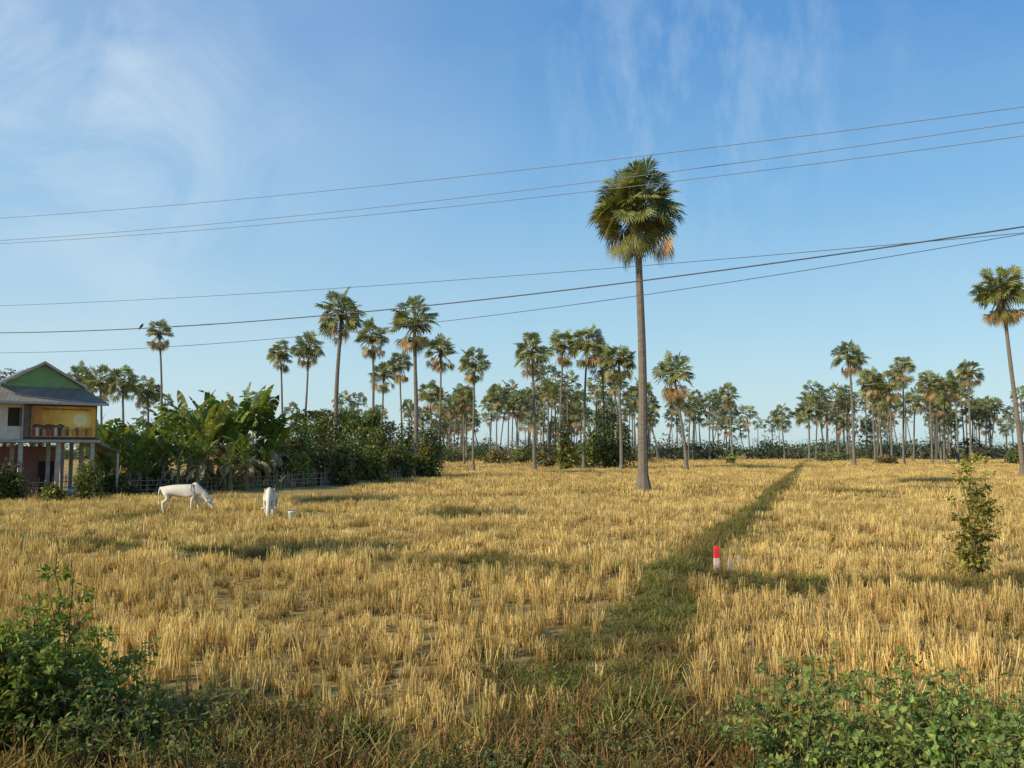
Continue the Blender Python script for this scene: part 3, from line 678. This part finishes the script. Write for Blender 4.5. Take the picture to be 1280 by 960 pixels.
# ------------------------------------------------------------------ power lines
def wire_pt(px,y,d):
    return np.array([X(px,d),d,Z(y,d)])
MWI=surf_mat('wire',(.10,.10,.11),(.07,.07,.08),3,.6)
MWG=surf_mat('aluminium_wire',(.24,.25,.28),(.18,.18,.20),3,.5)
def wire(name,yl,dl,yr,dr,sag,r,mat,twist=0):
    A=wire_pt(0,yl,dl); B=wire_pt(1280,yr,dr); t=np.linspace(-.42,1.3,70)[:,None]
    P=A+(B-A)*t; P[:,2]-=(4*sag*(t*(1-t)))[:,0]
    Vp,Fp=tube(P,[r]*len(P),6); g=Geo(); g.add(Vp,Fp,(1,1,1)); mko(name,g,[mat],smooth=True); return P
wire('power_line',272,33,136,21,.28,.010,MWG); wire('power_line',300,33.5,155,21.5,.35,.010,MWG); wire('power_line',304,34,172,22,.35,.010,MWG)
wire('power_line',382,36,292,19.5,.22,.008,MWI); PE=wire('power_line',416,36,285,19,.55,.018,MWI,0); wire('power_line',441,36.5,294,19.5,.66,.009,MWI)
for tt in (-.42,1.3):
    A=wire_pt(0,416,36); B=wire_pt(1280,285,19); q=A+(B-A)*tt
    g=Geo(); Vp,Fp=tube([[0,0,-.3],[0,0,7],[0,0,15]],[.2,.16,.12],10); g.add(Vp,Fp,(.4,.38,.35)); o=mko('utility_pole',g,[MCO],(q[0],q[1],0),True)
    box('cross_arm',(0,0,13.4),(.12,2.2,.14),MCO,o)
def bird():
    i=np.argmin(abs((PE[:,0]/PE[:,1])*F+640-170)); p_=PE[i]
    me=skin('bird',[(0,0,.09),(.04,0,.13),(.06,0,.175),(.095,0,.17),(-.04,0,.04),(-.09,0,-.06)],[(0,1),(1,2),(2,3),(0,4),(4,5)],[.05,.045,.032,.008,.03,.012]); me.materials.append(MDK)
    o=link(bpy.data.objects.new('bird',me)); o.location=p_
    g=Geo(); 
    for s_ in (-.012,.012):
        Vp,Fp=tube([[0,s_,.06],[0,s_,.01]],[.004,.004],4); g.add(Vp,Fp,(.1,.1,.1))
    mko('legs',g,[MDK],parent=o)
bird()

# ------------------------------------------------------------------ light and sky
EL=radians(29); sd=Vector((-.86,-.51,0)).normalized(); sdir=Vector((sd.x*cos(EL),sd.y*cos(EL),sin(EL)))
sun=bpy.data.lights.new('sun','SUN'); sun.energy=5.0; sun.angle=radians(.5); sun.color=(1,.88,.62)
so=link(bpy.data.objects.new('sun',sun)); so.rotation_euler=sdir.to_track_quat('Z','Y').to_euler()
w=bpy.data.worlds.new('World'); SC.world=w; w.use_nodes=True; nt=w.node_tree; nt.nodes.clear()
sky=N(nt,'ShaderNodeTexSky',sky_type='NISHITA'); sky.sun_disc=False; sky.sun_elevation=EL; sky.sun_rotation=math.atan2(sdir.x,sdir.y)%(2*pi)
sky.air_density=1.0; sky.dust_density=1.0; sky.ozone_density=1.6
tc=N(nt,'ShaderNodeTexCoord')
def wn(scale,st,rot=(0,0,0),det=5,dist=0):
    mp=N(nt,'ShaderNodeMapping'); mp.inputs['Scale'].default_value=st; mp.inputs['Rotation'].default_value=rot
    nt.links.new(tc.outputs['Generated'],mp.inputs['Vector']); n=N(nt,'ShaderNodeTexNoise'); n.inputs['Scale'].default_value=scale; n.inputs['Detail'].default_value=det
    n.inputs['Roughness'].default_value=.6; n.inputs['Distortion'].default_value=dist
    nt.links.new(mp.outputs[0],n.inputs['Vector']); return n.outputs['Fac']
STR=.15
sp=N(nt,'ShaderNodeSeparateXYZ'); nt.links.new(tc.outputs['Generated'],sp.inputs[0])
K=1/STR
def kc(r,g_,b_): return (r*K,g_*K,b_*K)
r_=N(nt,'ShaderNodeValToRGB'); els=r_.color_ramp.elements
st=[(0,(.56,.76,.80)),(.12,(.41,.67,.82)),(.28,(.21,.49,.80)),(.45,(.095,.32,.70)),(.8,(.05,.20,.52))]
while len(els)<len(st): els.new(.5)
for e,(p_,c_) in zip(els,st): e.position=p_; e.color=(*c_,1)
nt.links.new(sp.outputs['Z'],r_.inputs['Fac'])
hz=mixc(nt,1,r_.outputs['Color'],(K,K,K),'MULTIPLY')
base=mixc(nt,.8,sky.outputs[0],hz)
def dirmask(v,r0,r1):
    vm=N(nt,'ShaderNodeVectorMath',operation='DISTANCE'); nt.links.new(tc.outputs['Generated'],vm.inputs[0]); vm.inputs[1].default_value=Vector(v).normalized()
    mr=N(nt,'ShaderNodeMapRange'); nt.links.new(vm.outputs['Value'],mr.inputs['Value']); mr.inputs['From Min'].default_value=r0; mr.inputs['From Max'].default_value=r1
    mr.inputs['To Min'].default_value=1; mr.inputs['To Max'].default_value=0; mr.interpolation_type='SMOOTHSTEP'; return mr.outputs[0]
def mul(a,b):
    m=N(nt,'ShaderNodeMath',operation='MULTIPLY')
    for s_,v_ in zip(m.inputs,(a,b)):
        if isinstance(v_,(int,float)): s_.default_value=v_
        else: nt.links.new(v_,s_)
    return m.outputs[0]
wisps=ramp(nt,wn(4.6,(1,1,1.6),(0,.9,.3),9,.9),[(.40,(0,0,0)),(.72,(1,1,1))])
soft=ramp(nt,wn(1.6,(1,1,1.5),(.3,0,.7),3,.3),[(.38,(0,0,0)),(.66,(1,1,1))])
glass_streaks=ramp(nt,wn(6,(3.4,3.4,.4),(0,0,0),6,.15),[(.44,(0,0,0)),(.78,(1,1,1))])  # window-glass reflection streaks, painted into the sky as faint cirrus
def addn(a,b):
    m=N(nt,'ShaderNodeMath',operation='ADD'); m.use_clamp=True; nt.links.new(a,m.inputs[0]); nt.links.new(b,m.inputs[1]); return m.outputs[0]
left=mul(dirmask((-.52,1,.38),.02,.26),mul(wisps,.55))
veil=mul(dirmask((-.7,1,.25),.1,.9),mul(soft,.18))
haz=mul(dirmask((-.75,1,.42),.1,.75),.20)
mid=mul(dirmask((.24,1,.47),.05,.26),mul(glass_streaks,.34))
gen=mul(mul(wisps,soft),.08)
cl=addn(addn(addn(left,veil),haz),addn(mid,gen))
skyc=mixc(nt,cl,base,kc(.74,.86,.93))
bg=N(nt,'ShaderNodeBackground'); bg.inputs['Strength'].default_value=STR; nt.links.new(skyc,bg.inputs['Color'])
wo=N(nt,'ShaderNodeOutputWorld'); nt.links.new(bg.outputs[0],wo.inputs['Surface'])

cam=bpy.data.cameras.new('camera'); cam.lens=36*F/1280; cam.sensor_width=36; cam.clip_end=5000; cam.clip_start=.05
co=link(bpy.data.objects.new('camera',cam)); co.location=(0,0,CAMH); co.rotation_euler=(radians(90)+TH,0,0)
SC.camera=co
SC.view_settings.view_transform='Standard'; SC.view_settings.look='None'; SC.view_settings.exposure=0
